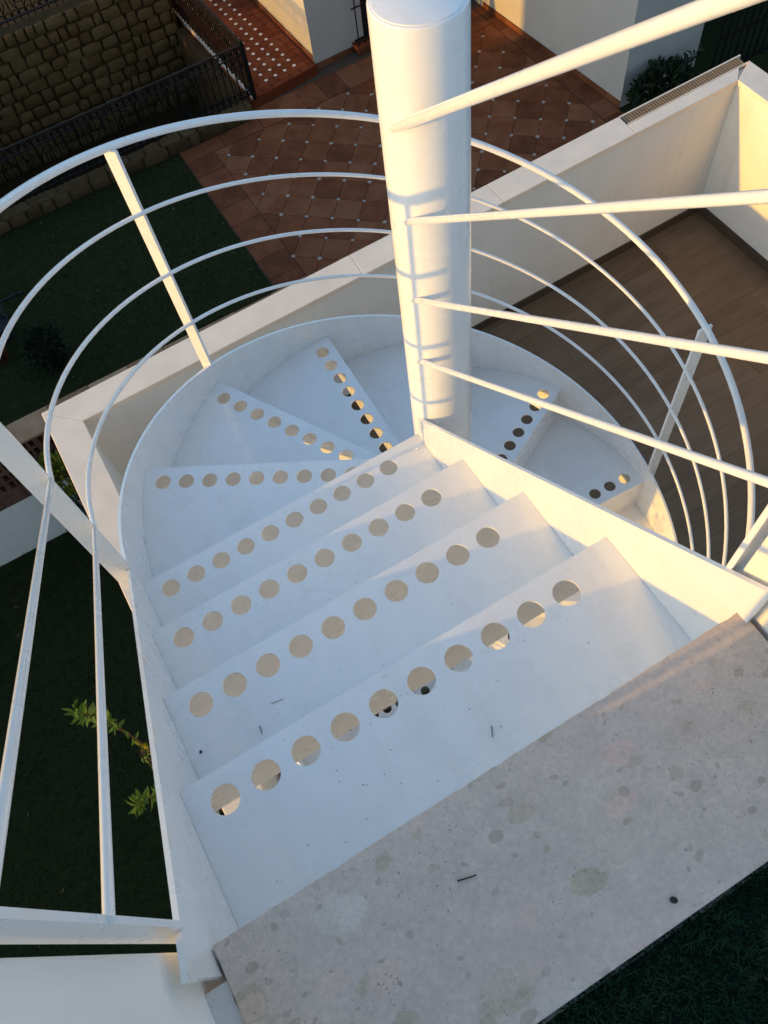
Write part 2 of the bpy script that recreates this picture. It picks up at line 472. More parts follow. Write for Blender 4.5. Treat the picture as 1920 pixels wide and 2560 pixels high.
# rough mortar filling the joint between the left parapet and the slab
mort = []
yy_ = np.linspace(-1.355, -1.108, 18)
mort = [(-1.0415, y_) for y_ in yy_] + [(-1.0068 - abs(rnd.gauss(0, .0012)), y_) for y_ in yy_[::-1]]
hp(MB().prism(mort[::-1], .176, .2045), 'mortar_joint', M['mortar'])
# threshold slab (chipped front edge)
n = 70
front = [(-1.006 + (0.922 * i / n), -1.0605 + rnd.uniform(-.0004, .0004) - (.0015 if rnd.random() < .06 else 0)) for i in range(n + 1)]
back = [(-0.084, -1.356), (-1.006, -1.356)]
sl = hp(MB().prism(back[::-1][:0] + front[::-1] + [(-1.006, -1.356), (-0.084, -1.356)], 0.178, SLAB), 'threshold_stone', M['slab'], bevel=.0012, bseg=1)
sl['label'] = 'speckled pale limestone threshold slab at the top of the stair'

# lower terrace parapet
IL, IR = (-1.165, 2.096), (3.629, 2.164)
OL, OR_ = (-1.359, 2.287), (3.826, 2.364)
ZC = -2.27
FB = FLOOR - .06
inset = .012
ILw, IRw = (IL[0] - inset, IL[1] + inset), (IR[0] + inset, IR[1] + inset)
OLw, ORw = (OL[0] + inset, OL[1] - inset), (OR_[0] - inset, OR_[1] - inset)
YB = -1.075
parapet = hp(MB().prism([(ILw[0], YB), ILw, IRw, (IRw[0], YB), (ORw[0], YB), ORw, OLw, (OLw[0], YB)], FB, ZC - .036), 'parapet_wall', M['wall2'])
parapet['label'] = 'cream plastered parapet wall round the lower terrace'
def cop(poly, z0=ZC - .036, z1=ZC):
    o = MB().prism(poly, z0, z1).build('coping_stone', M['coping'], parapet, bevel=.003, bseg=1)
    return o
def lerp(a, b, t): return (a[0] + (b[0] - a[0]) * t, a[1] + (b[1] - a[1]) * t)
def at_x(a, b, x): return lerp(a, b, (x - a[0]) / (b[0] - a[0]))
gap = .0012
cuts = [None, (.713, .702), (1.736, 1.738), (2.791, 2.779)]
# front run: four stones, first mitred at the left corner
def seg(po0, pi0, po1, pi1): cop([pi0, pi1, po1, po0])
e1 = 0.1
seg((OL[0] + gap, OL[1]), (IL[0] + gap, IL[1]), at_x(OL, OR_, cuts[1][0] - gap), at_x(IL, IR, cuts[1][1] - gap))
seg(at_x(OL, OR_, cuts[1][0] + gap), at_x(IL, IR, cuts[1][1] + gap), at_x(OL, OR_, cuts[2][0] - gap), at_x(IL, IR, cuts[2][1] - gap))
seg(at_x(OL, OR_, cuts[2][0] + gap), at_x(IL, IR, cuts[2][1] + gap), at_x(OL, OR_, cuts[3][0] - gap), at_x(IL, IR, cuts[3][1] - gap))
# fourth stone is half width, the outer half holds the grille
def halfway(x, t): return lerp(at_x(IL, IR, x), at_x(OL, OR_, x), t)
cop([at_x(IL, IR, 2.779 + gap), (IR[0] - gap, IR[1]), halfway(3.727, .50), halfway(2.785 + gap, .50)])
# left and right runs
for x_in, x_out, yt_i, yt_o in ((IL[0], OL[0], IL[1], OL[1]), (IR[0], OR_[0], IR[1], OR_[1])):
    ys = [None, .85, -.1, -1.07]
    for i in range(3):
        a_i = yt_i if i == 0 else ys[i] - gap; a_o = (yt_o if i == 0 else ys[i] - gap); b_ = ys[i + 1] + gap
        if i == 0 and x_in > 0:      # right corner stone reaches past the grille
            poly = [(x_in, b_), (x_out, b_), (x_out, yt_o - .085), (x_in + gap, yt_i)]
        else:
            poly = [(x_in, b_), (x_in, a_i), (x_out, a_o), (x_out, b_)]
            if x_in > 0: poly = [(x_in, b_), (x_out, b_), (x_out, a_o), (x_in, a_i)]
        cop(poly)
# grille strip let into the coping
gA, gB = (2.515, 0), (3.452, 0)
gr = MB().prism([halfway(2.793, .53), halfway(3.80, .53), halfway(3.82, 1.0), halfway(2.793, 1.0)], ZC - .036, ZC - .022).build('vent_grille', M['metal'], parapet)
gr['label'] = 'slatted brown vent grille let into the stone coping'
fr = MB()
fr.prism([halfway(2.793, .53), halfway(3.81, .53), halfway(3.81, .56), halfway(2.793, .56)], ZC - .021, ZC - .003)
fr.prism([halfway(2.793, .95), halfway(3.82, .95), halfway(3.82, 1.0), halfway(2.793, 1.0)], ZC - .021, ZC - .001)
fr.build('grille_frame', M['coping'], parapet)
slats = MB()
for i in range(46):
    x = 2.805 + i * .0215
    slats.prism([halfway(x, .565), halfway(x + .012, .565), halfway(x + .012, .945), halfway(x, .945)], ZC - .0215, ZC - .006)
s_ = slats.build('grille_slats', M['metal'], parapet); s_['kind'] = 'stuff'
# skirting round the terrace
sk = MB()
sk.prism([(ILw[0], ILw[1]), (ILw[0] + .013, ILw[1] - .013), (IRw[0] - .013, IRw[1] - .013), IRw], FLOOR - .01, FLOOR + .075)
sk.prism([(IRw[0], IRw[1] - .0005), (IRw[0] - .013, IRw[1] - .0135), (IRw[0] - .013, YB), (IRw[0], YB)], FLOOR - .01, FLOOR + .075)
sk.prism([(ILw[0], YB), (ILw[0] + .013, YB), (ILw[0] + .013, ILw[1] - .0135), (ILw[0], ILw[1] - .0005)], FLOOR - .01, FLOOR + .075)
sk.build('skirting', M['skirt'], parapet)

# terrace floor of planks
floor = MB().prism([(ILw[0] + .01, YB), (IRw[0] - .01, YB), (IRw[0] - .01, IRw[1] - .01), (ILw[0] + .01, ILw[1] - .01)], FLOOR - .05, FLOOR - .006).build('terrace_floor', M['skirt'])
tag(floor, kind='structure')
PW, PL_ = .198, 1.20
y = -1.07; row = 0
while y < 2.18:
    x = -1.18 - rnd.uniform(0, PL_)
    while x < 3.65:
        x0, x1 = max(x, IL[0] + .002), min(x + PL_, IRw[0] - .014)
        if x1 - x0 > .02:
            poly = [(x0 + .0006, y + .0006), (x1 - .0006, y + .0006), (x1 - .0006, min(y + PW, 2.2) - .0006), (x0 + .0006, min(y + PW, 2.2) - .0006)]
            # clip at the slightly skewed front parapet
            nx, ny = -(IRw[1] - ILw[1]), (IRw[0] - ILw[0]); L = math.hypot(nx, ny); nx /= L; ny /= L
            poly = clip(poly, nx, ny, nx * ILw[0] + ny * ILw[1] - .004)
            if len(poly) > 2:
                MB().prism(poly, FLOOR - .006, FLOOR + rnd.uniform(-.0006, .0006)).build('plank', M['wood'], floor)
        x += PL_
    y += PW; row += 1

# ------------------------------------------------------------------ roof turf
def blades(name, mat, n, xr, yr, z, hgt, wid, seed, lean=.6, keep=None):
    g = np.random.default_rng(seed)
    x = g.uniform(*xr, n); y_ = g.uniform(*yr, n)
    if keep is not None:
        k = keep(x, y_); x, y_ = x[k], y_[k]; n = len(x)
    a = g.uniform(0, 2 * np.pi, n); hh = hgt * g.uniform(.55, 1.15, n)
    la = g.uniform(0, 2 * np.pi, n); ll = hh * lean * g.uniform(.1, 1, n)
    w = wid * g.uniform(.7, 1.3, n) / 2
    co = np.empty((n, 3, 3), np.float32)
    co[:, 0] = np.stack([x - np.cos(a) * w, y_ - np.sin(a) * w, np.full(n, z)], 1)
    co[:, 1] = np.stack([x + np.cos(a) * w, y_ + np.sin(a) * w, np.full(n, z)], 1)
    co[:, 2] = np.stack([x + np.cos(la) * ll, y_ + np.sin(la) * ll, z + hh], 1)
    me = bpy.data.meshes.new(name)
    me.vertices.add(3 * n); me.vertices.foreach_set('co', co.ravel())
    me.loops.add(3 * n); me.loops.foreach_set('vertex_index', np.arange(3 * n, dtype=np.int32))
    me.polygons.add(n); me.polygons.foreach_set('loop_start', np.arange(0, 3 * n, 3, dtype=np.int32))
    me.polygons.foreach_set('loop_total', np.full(n, 3, np.int32))
    me.update(); me.validate()
    me.materials.append(mat)
    return link(name, me)
hp(MB().box((-3.1, -9, .12), (6.0, -1.366, .186)), 'roof_deck', M['turfbase'])
tag(blades('artificial_turf', M['turf'], 190000, (-1.2, .7), (-2.1, -1.358), .184, .017, .0026, 3, 1.1), 'dark green artificial turf behind the limestone slab', 'turf', kind='stuff')

# ------------------------------------------------------------------ the spiral stair
stair = thing('spiral_staircase', 'white painted steel spiral staircase with perforated treads and curved railings', 'staircase', (0, 0, FLOOR))
def sp(mb, name, smooth=None, bevel=0.0, mat='paint', bseg=2):
    o = mb.build(name, M[mat], smooth=smooth, bevel=bevel, bseg=bseg); o.parent = stair; o.location = (0, 0, -FLOOR)
    return o
# pole
pole = MB()
seg_ = 96
ring = lambda r, z: [(r * math.cos(2 * math.pi * i / seg_), r * math.sin(2 * math.pi * i / seg_), z) for i in range(seg_)]
pole.sweep([ring(RP, FLOOR), ring(RP, .634), ring(RP - .0015, .6368), ring(RP - .004, .638)][::-1])
sp(pole, 'center_pole', smooth=50)
cap = MB(); cap.sweep([ring(RP - .006, .630), ring(RP - .006, .6395), ring(RP - .008, .6405)][::-1]); sp(cap, 'pole_cap', smooth=40)
bp_ = MB(); bp_.sweep([ring(RP + .06, FLOOR), ring(RP + .06, FLOOR + .01)][::-1]); sp(bp_, 'base_plate', smooth=40)
# treads with their risers
TH = .006
HR, HS, HO = .0265, .080, .0545
def circle(cx, cy, r, n=36): return [(cx + r * math.cos(2 * math.pi * i / n), cy + r * math.sin(2 * math.pi * i / n)) for i in range(n)]
for k in range(NT):
    z = -k * H
    mb = MB()
    zb = max(z - H, FLOOR) if k < NT - 1 else FLOOR
    if k <= 3:
        yn = Y0 + k * G
        yb = yn - G if k else -1.074
        if k == 3:
            out = [(XL, yb), (XR, yb), (XR, -.02), (-.087, yn), (XL, yn)]
        else:
            out = [(XL, yb), (XR, yb), (XR, yn), (XL, yn)]
        holes = [circle(-.9445 + HS * j, yn - HO, HR) for j in range(10)]
        mb.plate(out, holes, z - TH, z)
        mb.box((XL, yn - TH, zb if k == 3 else zb - TH), (XR if k < 3 else -.09, yn - .0002, z - TH))
    else:
        a0, a1 = ang(k - 1), ang(k)
        u1 = Vector((math.cos(a1), math.sin(a1))); n1 = Vector((math.sin(a1), -math.cos(a1)))   # n1: descending side
        arc = [(RO * math.cos(a0 + (a1 - a0) * i / 14), RO * math.sin(a0 + (a1 - a0) * i / 14)) for i in range(15)]
        arci = [((RP - .01) * math.cos(a1 + (a0 - a1) * i / 4), (RP - .01) * math.sin(a1 + (a0 - a1) * i / 4)) for i in range(5)]
        holes = []
        for j in range(10):
            r_ = .943 - HS * j
            c = u1 * r_ - n1 * (HO + .0015)
            holes.append(circle(c.x, c.y, HR, 32))
        mb.plate(arc + arci, holes, z - TH, z)
        p0, p1 = u1 * (RP - .01), u1 * RO
        q = n1 * -TH
        mb.prism([(p0.x, p0.y), (p0.x + q.x, p0.y + q.y), (p1.x + q.x, p1.y + q.y), (p1.x, p1.y)], zb - (TH if zb > FLOOR else 0), z - TH)
    t_ = sp(mb, 'tread')
for bx, by in ((-.150, -.036), (-.122, -.050)):
    bb = MB(); rg_ = lambda r__, z__: [(bx + r__ * math.cos(2 * math.pi * i / 6), by + r__ * math.sin(2 * math.pi * i / 6), -3 * H + z__) for i in range(6)]
    bb.sweep([rg_(.0038, 0), rg_(.0038, .002), rg_(.0025, .003)][::-1]); sp(bb, 'bolt')
# stringers
def band(pts, thick, top, bot, clampz=None):
    """pts: list of (x,y,nx,ny,z_nose): plate from the point outwards by thick along n"""
    rings = []
    for (x, y_, nx, ny, zn) in pts:
        zt, zb = zn + top, zn + bot
        if clampz is not None: zb = max(zb, clampz); zt = max(zt, clampz + .02)
        rings.append([(x, y_, zb), (x + nx * thick, y_ + ny * thick, zb), (x + nx * thick, y_ + ny * thick, zt), (x, y_, zt)])
    return MB().sweep(rings)
END = 366.6 + 5
path = [(XL - .0005, y_, -1, 0, nose_z(y_ + .0035)) for y_ in np.linspace(-1.100, 0, 12)]
for d in np.linspace(0, END, 180)[1:]:
    a = R(180 - d)
    path.append(((RO + .0005) * math.cos(a), (RO + .0005) * math.sin(a), math.cos(a), math.sin(a), nose_z(d)))
sp(band(path, .009, .100, -.262, FLOOR), 'outer_stringer', smooth=40)
ipath = [(XR + .0005, y_, 1, 0, nose_z(y_ + .0035)) for y_ in np.linspace(-1.082, -.02, 8)]
sp(band(ipath, .008, .088, -.262), 'inner_stringer', smooth=40)
# railings
def rail_path(rad, off, y_start=-1.034, end=367):
    p = [(-rad, y_, nose_z(min(y_, 0)) + off) for y_ in np.linspace(y_start, -.001, 8)]
    for d in np.linspace(0, end, 156):
        a = R(180 - d); p.append((rad * math.cos(a), rad * math.sin(a), nose_z(d) + off))
    return p
sp(MB().tube(rail_path(1.028, 1.062), .0118, 16), 'handrail', smooth=50)
for off in (.840, .588, .348):
    sp(MB().tube(rail_path(1.005, off), .0068, 12), 'rail_bar', smooth=50)
for off, off1, r_ in ((1.052, 1.038, .0106), (.821, .804, .0072), (.582, .565, .0070), (.351, .328, .0070)):
    a = (-.0775, -.002, nose_z(-.002) + off); b = (-.0775, -1.004, nose_z(-1.004) + off1)
    sp(MB().tube([a, b], r_, 16), 'handrail' if off > 1 else 'rail_bar', smooth=50)
def post(cy, a, ztop, zstr, zbot, w0=1.004, w1=1.057, th=.010, foot=1.0200):
    """flat bar standing on edge: wide above the stringer, narrower where it laps its outside"""
    u = Vector((math.cos(a), math.sin(a))); n_ = Vector((-u.y, u.x)) * (th / 2); p = Vector((0, cy))
    prof = [(w0, ztop), (w0, zstr), (foot, zstr), (foot, zbot), (w1, zbot + .06), (w1, ztop)]
    sides = []
    for sg in (1, -1):
        sides.append([(*(p + u * w_ + n_ * sg), z_) for w_, z_ in prof])
    k = len(prof); mb = MB()
    mb.add(sides[0] + sides[1], [tuple(range(k)), tuple(range(2 * k - 1, k - 1, -1))] + [((i + 1) % k, i, i + k, (i + 1) % k + k) for i in range(k)])
    return mb
sp(post(-1.032, math.pi, nose_z(-1.032) + 1.056, nose_z(-1.032) + .1015, nose_z(-1.032) - .2, 1.0055, 1.042), 'railing_post')
for d in (0, 61.1, 122.2, 183.3, 244.4, 305.5, 366.6):
    zb = max(nose_z(d) - .22, FLOOR)
    sp(post(.007 if d == 0 else 0, R(180 - d), nose_z(d) + 1.056, max(nose_z(d) + .1015, FLOOR + .03), zb), 'railing_post')
sp(MB().box((-.0835, -1.013, .05), (-.040, -1.003, nose_z(-1.008) + 1.06)), 'railing_post', bevel=.0008, bseg=1)

# ------------------------------------------------------------------ lawn, patio, porch
lawn_keep = lambda x, y_: ~((x > -1.31) & (x < 3.5) & (y_ < 2.1))
tag(blades('lawn_grass', M['grass'], 120000, (-4.6, 1.12), (-.6, 8.9), GROUND - .003, .035, .010, 5, .9, lawn_keep), 'short dark lawn grass below the terrace', 'grass', kind='stuff')
tag(blades('lawn_grass', M['grass'], 16000, (6.9, 10.5), (3.0, 5.8), GROUND - .003, .035, .010, 6, .9), 'dark lawn grass beside the grey house wall', 'grass', kind='stuff')

patio = MB().prism([(1.09, 4.2), (6.36, 4.2), (6.36, 9.5), (2.3, 9.5), (2.3, 8.9), (1.09, 8.9)], GROUND - .02, GROUND + .006).build('patio', M['grout'])
tag(patio, kind='structure')
o_ = (2.651, 8.015); E1 = (.2562, -.2268); E2 = (.2300, .2575)
cc = .022                                # corner cut of a tile, as a share of the pitch goes to the inset
def lat(a, b): return (o_[0] + a * E1[0] + b * E2[0], o_[1] + a * E1[1] + b * E2[1])
def tile_poly(a, b, g=.010, c=.075):
    q = [(g + c, g), (1 - g - c, g), (1 - g, g + c), (1 - g, 1 - g - c), (1 - g - c, 1 - g), (g + c, 1 - g), (g, 1 - g - c), (g, g + c)]
    return [lat(a + u, b + v_) for u, v_ in q]
proto = MB().prism([(p[0] - o_[0], p[1] - o_[1]) for p in tile_poly(0, 0)], 0, .012).mesh('tile'); proto.materials.append(M['terracotta'])
ins = MB()
bx0, bx1, by1 = 1.52, 6.05, 8.62
nt_ = 0
for a in range(-8, 22):
    for b in range(-16, 16):
        poly = tile_poly(a, b)
        cx = sum(p[0] for p in poly) / 8; cy = sum(p[1] for p in poly) / 8
        if not (bx0 - .3 < cx < bx1 + .3 and 4.25 < cy < by1 + .3): continue
        # only what can be seen past the parapet
        if cy < 4.3: continue
        inside = all(bx0 < p[0] < bx1 and p[1] < by1 for p in poly)
        if inside:
            o = link('tile', proto, patio); o.location = (*lat(a, b), GROUND + .006 + rnd.uniform(-.001, .001))
        else:
            poly = clip(clip(clip(poly, -1, 0, -bx0), 1, 0, bx1), 0, 1, by1)
            if len(poly) > 2: MB().prism(poly, GROUND + .006, GROUND + .018).build('tile', M['terracotta'], patio)
        nt_ += 1
        p = lat(a, b)
        if bx0 < p[0] < bx1 and p[1] < by1:
            d = .084 * rnd.uniform(.8, 1.12)
            ins.prism([lat(a + d, b), lat(a, b + d), lat(a - d, b), lat(a, b - d)], GROUND + .0065, GROUND + .0195)
o = ins.build('tile_insets', M['inset'], patio); o['kind'] = 'stuff'
# plain border tiles
def border(x0, x1, y0, y1, n, alongx):
    for i in range(n):
        if alongx: q = [(x0 + (x1 - x0) * i / n + .003, y0 + .003), (x0 + (x1 - x0) * (i + 1) / n - .003, y0 + .003), (x0 + (x1 - x0) * (i + 1) / n - .003, y1 - .003), (x0 + (x1 - x0) * i / n + .003, y1 - .003)]
        else: q = [(x0 + .003, y0 + (y1 - y0) * i / n + .003), (x1 - .003, y0 + (y1 - y0) * i / n + .003), (x1 - .003, y0 + (y1 - y0) * (i + 1) / n - .003), (x0 + .003, y0 + (y1 - y0) * (i + 1) / n - .003)]
        MB().prism(q, GROUND + .006, GROUND + .0185 + rnd.uniform(-.001, .001)).build('tile', M['terracotta'], patio)
border(1.10, 1.515, 4.6, 8.625, 11, False)
border(1.10, 2.30, 8.63, 8.90, 4, True)
border(2.31, 6.05, 8.63, 9.10, 11, True)
border(6.06, 6.35, 4.6, 9.10, 13, False)

# porch of the neighbouring house
PZ = -5.85
porch = MB().prism([(2.35, 9.10), (3.47, 9.22), (3.40, 13.5), (2.22, 13.5)], GROUND - .05, PZ - .008).build('porch', M['porchtile'])
tag(porch, kind='structure')
PP = .1615
po = (2.722, 9.372); P1 = (.1590, .0150); P2 = (-.0105, .1625)
def platt(a, b): return (po[0] + a * P1[0] + b * P2[0], po[1] + a * P1[1] + b * P2[1])
pin = MB()
pt_proto = None
for a in range(-4, 6):
    for b in range(-2, 26):
        g, c = .02, .17
        q = [(g + c, g), (1 - g - c, g), (1 - g, g + c), (1 - g, 1 - g - c), (1 - g - c, 1 - g), (g + c, 1 - g), (g, 1 - g - c), (g, g + c)]
        poly = [platt(a + u, b + v_) for u, v_ in q]
        yy = sum(p[1] for p in poly) / 8
        xl = 2.345 - .03 * (yy - 9.1); xr = 3.44 - .02 * (yy - 9.2)
        poly = clip(clip(poly, -1, 0, -xl), 1, 0, xr)
        poly = clip(poly, -.105, 1, -(.105 * 2.33) + 9.10 + 40)
        poly = clip(poly, .105, -1, .105 * 2.33 - 9.115)
        if len(poly) > 2 and yy < 12.8:
            MB().prism(poly, PZ - .008, PZ).build('tile', M['porchtile'], porch)
        p = platt(a, b)
        if 0 <= a <= 3 and b >= 0 and p[1] < 12.8:
            d = .19
            pin.prism([platt(a + d, b), platt(a, b + d), platt(a - d, b), platt(a, b - d)], PZ - .0075, PZ + .0015)
o = pin.build('tile_insets', M['gwall'], porch); o['kind'] = 'stuff'

# ------------------------------------------------------------------ stones
def stone_mesh(poly, front, depth, axis):
    """rounded stone: outline poly in wall plane (u,v); returns MB; axis 'y-' : faces -y at y=front, 'z': faces up at z=front"""
    cx = sum(p[0] for p in poly) / len(poly); cy = sum(p[1] for p in poly) / len(poly)
    mb = MB()
    rings = []
    for s, dd in ((1.0, depth), (1.0, .35 * depth * .5), (.95, .006), (.82, 0)):
        rg = []
        for (u, v_) in poly:
            uu, vv = cx + (u - cx) * s, cy + (v_ - cy) * s
            dj = dd + (rnd.uniform(-.004, .004) if s < 1 else 0)
            rg.append((uu, front + dj, vv) if axis == 'y-' else (uu, vv, front - dj))
        rings.append(rg)
    if axis == 'z': rings = [r_[::-1] for r_ in rings]
    return mb.sweep([r_[::-1] for r_ in rings])
def rubble(parent, u0, u1, v0, v1, w, hgt, front, depth, axis, mat, jit=.25, keep=None):
    rows = max(1, round((v1 - v0) / hgt)); hh = (v1 - v0) / rows
    # shared jittered row lines
    for r_ in range(rows):
        u = u0 - rnd.uniform(0, w)
        while u < u1:
            ww_ = w * rnd.uniform(.6, 1.5)
            a0, a1 = max(u, u0), min(u + ww_, u1)
            if a1 - a0 > .05:
                b0, b1 = v0 + r_ * hh, v0 + (r_ + 1) * hh
                m_ = .007
                j = lambda s: rnd.uniform(-s, s)
                top = b1 - m_ + (j(hh * jit * .35) if r_ < rows - 1 else -abs(j(.01))); bot = b0 + m_
                if rnd.random() < .12 and r_ < rows - 1: top = b1 + hh * .2
                p = [(a0 + m_ + abs(j(.02)), bot + abs(j(.02))), ((a0 + a1) / 2, bot + abs(j(.008))), (a1 - m_ - abs(j(.02)), bot + abs(j(.02))), (a1 - m_ - abs(j(.006)), (bot + top) / 2),
                     (a1 - m_ - abs(j(.03)), top - abs(j(.02))), ((a0 + a1) / 2 + j(.03), top + j(.008)), (a0 + m_ + abs(j(.03)), top - abs(j(.02))), (a0 + m_ + abs(j(.006)), (bot + top) / 2)]
                f_ = front + rnd.uniform(-.010, .010)
                stone_mesh(p, f_, depth, axis).build('stone', mat, parent, smooth=45)
            u += ww_

# low garden wall under the iron fence
gw = thing('garden_wall', 'low rubble stone wall between the lawn and the sunken lane, carrying the iron fence', 'wall', (0, 0, 0))
MB().box((-4.2, 8.925, -8.0), (2.27, 9.105, -5.83)).build('wall_core', M['joint'], gw)
rubble(gw, -4.0, 2.30, -6.0, -5.80, .26, .2, 8.90, .05, 'y-', M['stone2'])
rubble(gw, -4.0, 2.30, 8.90, 9.10, .30, .2, -5.795, .04, 'z', M['stone2'])
# far retaining wall
rw = thing('retaining_wall', 'tall brown rubble stone retaining wall across the sunken lane', 'wall', (0, 0, 0))
MB().box((-6, 11.34, -8.0), (2.2, 11.56, -5.03)).build('wall_core', M['joint'], rw)
rubble(rw, -1.7, 2.20, -6.95, -5.0, .215, .178, 11.29, .05, 'y-', M['stone'])

# stone side of the porch terrace towards the lane
lsw = thing('lane_wall', 'dark mossy stone wall dropping from the tiled porch to the sunken lane', 'wall', (0, 0, 0))
MB().prism([(2.12, 11.35), (2.22, 9.10), (2.345, 9.09), (2.27, 11.35)], -8.0, -5.862).build('wall_core', M['joint'], lsw)
hd = thing('hedge', 'clipped dark hedge added out of view to shade the lane and lawn', 'hedge', (-5.4, 9.7, GROUND))  # put in out of view to block low sun from lane and lawn
MB().box((-.75, -1.45, 0), (.75, 1.62, 1.36)).build('hedge_core', M['leaf_d'], hd)
hb = MB(); g_ = random.Random(5)
for _ in range(5000):
    p = Vector((g_.uniform(-.85, .85), g_.uniform(-1.52, 1.66), g_.uniform(.02, 1.42)))
    if abs(p.x) < .72 and abs(p.y) < 1.42 and p.z < 1.33: continue
    d_ = Vector((g_.uniform(-1, 1), g_.uniform(-1, 1), g_.uniform(-.3, 1))).normalized()
    hb.add([p, p + d_.orthogonal().normalized() * .03 + d_ * .04, p + d_ * .09, p - d_.orthogonal().normalized() * .03 + d_ * .04], [(0, 1, 2, 3)])
hb.build('foliage', M['leaf_d'], hd)
MB().box((-6.15, 8.25, -8), (-4.65, 11.32, GROUND + .001)).build('planting_bed', M['soil'])['kind'] = 'structure'

# ------------------------------------------------------------------ iron fences
def ring_mesh(rad, r_, a0=0, a1=2 * math.pi, n_=14):
    return [(rad * math.cos(a0 + (a1 - a0) * i / n_), 0, rad * math.sin(a0 + (a1 - a0) * i / n_)) for i in range(n_ + 1)]
def fence(name, label, p0, p1, z0, z1, nbars, top_mat='iron', lit_base=False, posts=(0, 1)):
    f = thing(name, label, 'fence', (p0[0], p0[1], z0))
    d = Vector((p1[0] - p0[0], p1[1] - p0[1], 0)); L = d.length; d.normalize()
    az = math.atan2(d.y, d.x); hgt = z1 - z0
    f.rotation_euler = (0, 0, az)
    MB().box((0, -.014, hgt - .012), (L, .014, hgt)).build('top_rail', M[top_mat], f)
    MB().box((0, -.009, hgt - .14), (L, .009, hgt - .125)).build('middle_rail', M['iron'], f)
    MB().box((0, -.010, .05), (L, .010, .065)).build('bottom_rail', M['iron'], f)
    st = L / nbars
    bar = MB().box((-.008, -.008, 0), (.008, .008, hgt - .012)).mesh('bar'); bar.materials.append(M['iron'])
    sc = MB()
    sc.tube(ring_mesh(st * .36, .0045), .007, 5, caps=False)
    for q in sc.v[:]: pass
    scm = sc.mesh('scroll'); scm.materials.append(M['iron'])
    col_ = MB().box((-.011, -.011, -.012), (.011, .011, .012)).mesh('collar'); col_.materials.append(M['iron'])
    arch = MB(); arch.tube([(st * math.cos(t), 0, 1.6 * st * math.sin(t)) for t in np.linspace(0, math.pi, 11)], .008, 5); 
    spi = [(st * .55 * (1 - t / 9) * math.cos(t), 0, .25 * st + st * .5 * (1 - t / 9) * math.sin(t)) for t in np.linspace(0, 7, 18)]
    arch.tube(spi, .007, 5)
    arm = arch.mesh('arch'); arm.materials.append(M['iron'])
    for i in range(nbars + 1):
        o = link('bar', bar, f); o.location = (i * st, 0, 0)
        if i < nbars:
            o = link('scroll', scm, f); o.location = (i * st + st / 2, 0, hgt - .068)
            o = link('scroll', scm, f); o.location = (i * st + st / 2, 0, .11)
            if i % 2 == 0:
                o = link('collar', col_, f); o.location = (i * st, 0, hgt * .45)
            if i % 3 == 1:
                o = link('arch', arm, f); o.location = (i * st + st / 2, 0, hgt - .32)
                o = link('arch', arm, f); o.location = (i * st + st / 2, 0, hgt - .58); o.scale = (1, 1, -1)
    for e in posts:
        x = L * e
        mb = MB().box((x - .028, -.028, -.02), (x + .028, .028, hgt + .03)); mb.prism([(x - .02, -.02), (x + .02, -.02), (x + .02, .02), (x - .02, .02)], hgt + .03, hgt + .055)
        mb.build('post', M['iron'], f, bevel=.004, bseg=1)
    return f
fence('iron_fence', 'black wrought iron fence with scrolls on the low stone wall beside the lawn', (-3.6, 9.06), (2.40, 9.06), -5.795, -5.03, 66)
f2 = fence('iron_fence', 'black wrought iron fence along the edge of the red tiled porch', (2.40, 9.10), (2.24, 13.2), -5.80, -4.99, 46, posts=(1,))
MB().box((0, -.012, -.05), (4.1, .018, .008)).build('kerb', M['nwall'], f2)
fence('iron_railing', 'dark iron railing on top of the rubble retaining wall', (-3.4, 11.52), (1.6, 11.58), -5.03, -4.15, 48)

# ------------------------------------------------------------------ neighbouring house
nh = thing('neighbour_house', 'white neighbouring house with terracotta plinth beyond the tiled patio', 'house', (0, 0, 0))
def np_(mb, name, mat, par=None, **kw): return mb.build(name, M[mat], par or nh, **kw)
ZT = -2.6
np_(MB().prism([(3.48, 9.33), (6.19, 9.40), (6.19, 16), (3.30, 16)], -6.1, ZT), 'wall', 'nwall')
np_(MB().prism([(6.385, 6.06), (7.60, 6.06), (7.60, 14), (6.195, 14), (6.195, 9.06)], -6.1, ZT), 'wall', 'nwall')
# plinth tiles
def plinth(p, q, n_, hgt=.095, t=.012, z0=GROUND + .0):
    d = Vector((q[0] - p[0], q[1] - p[1])); L = d.length; d.normalize(); nn = Vector((d.y, -d.x)) * t
    for i in range(n_):
        a = Vector(p) + d * (L * i / n_ + .003); b = Vector(p) + d * (L * (i + 1) / n_ - .003)
        MB().prism([(a.x + nn.x, a.y + nn.y), (b.x + nn.x, b.y + nn.y), (b.x, b.y), (a.x, a.y)], z0, z0 + hgt).build('plinth_tile', M['terracotta'], nh)
plinth((6.193, 9.05), (6.383, 6.06), 11)
plinth((3.49, 9.328), (6.18, 9.396), 9)
plinth((3.40, 11.8), (3.478, 9.335), 9, .08, .012, PZ)
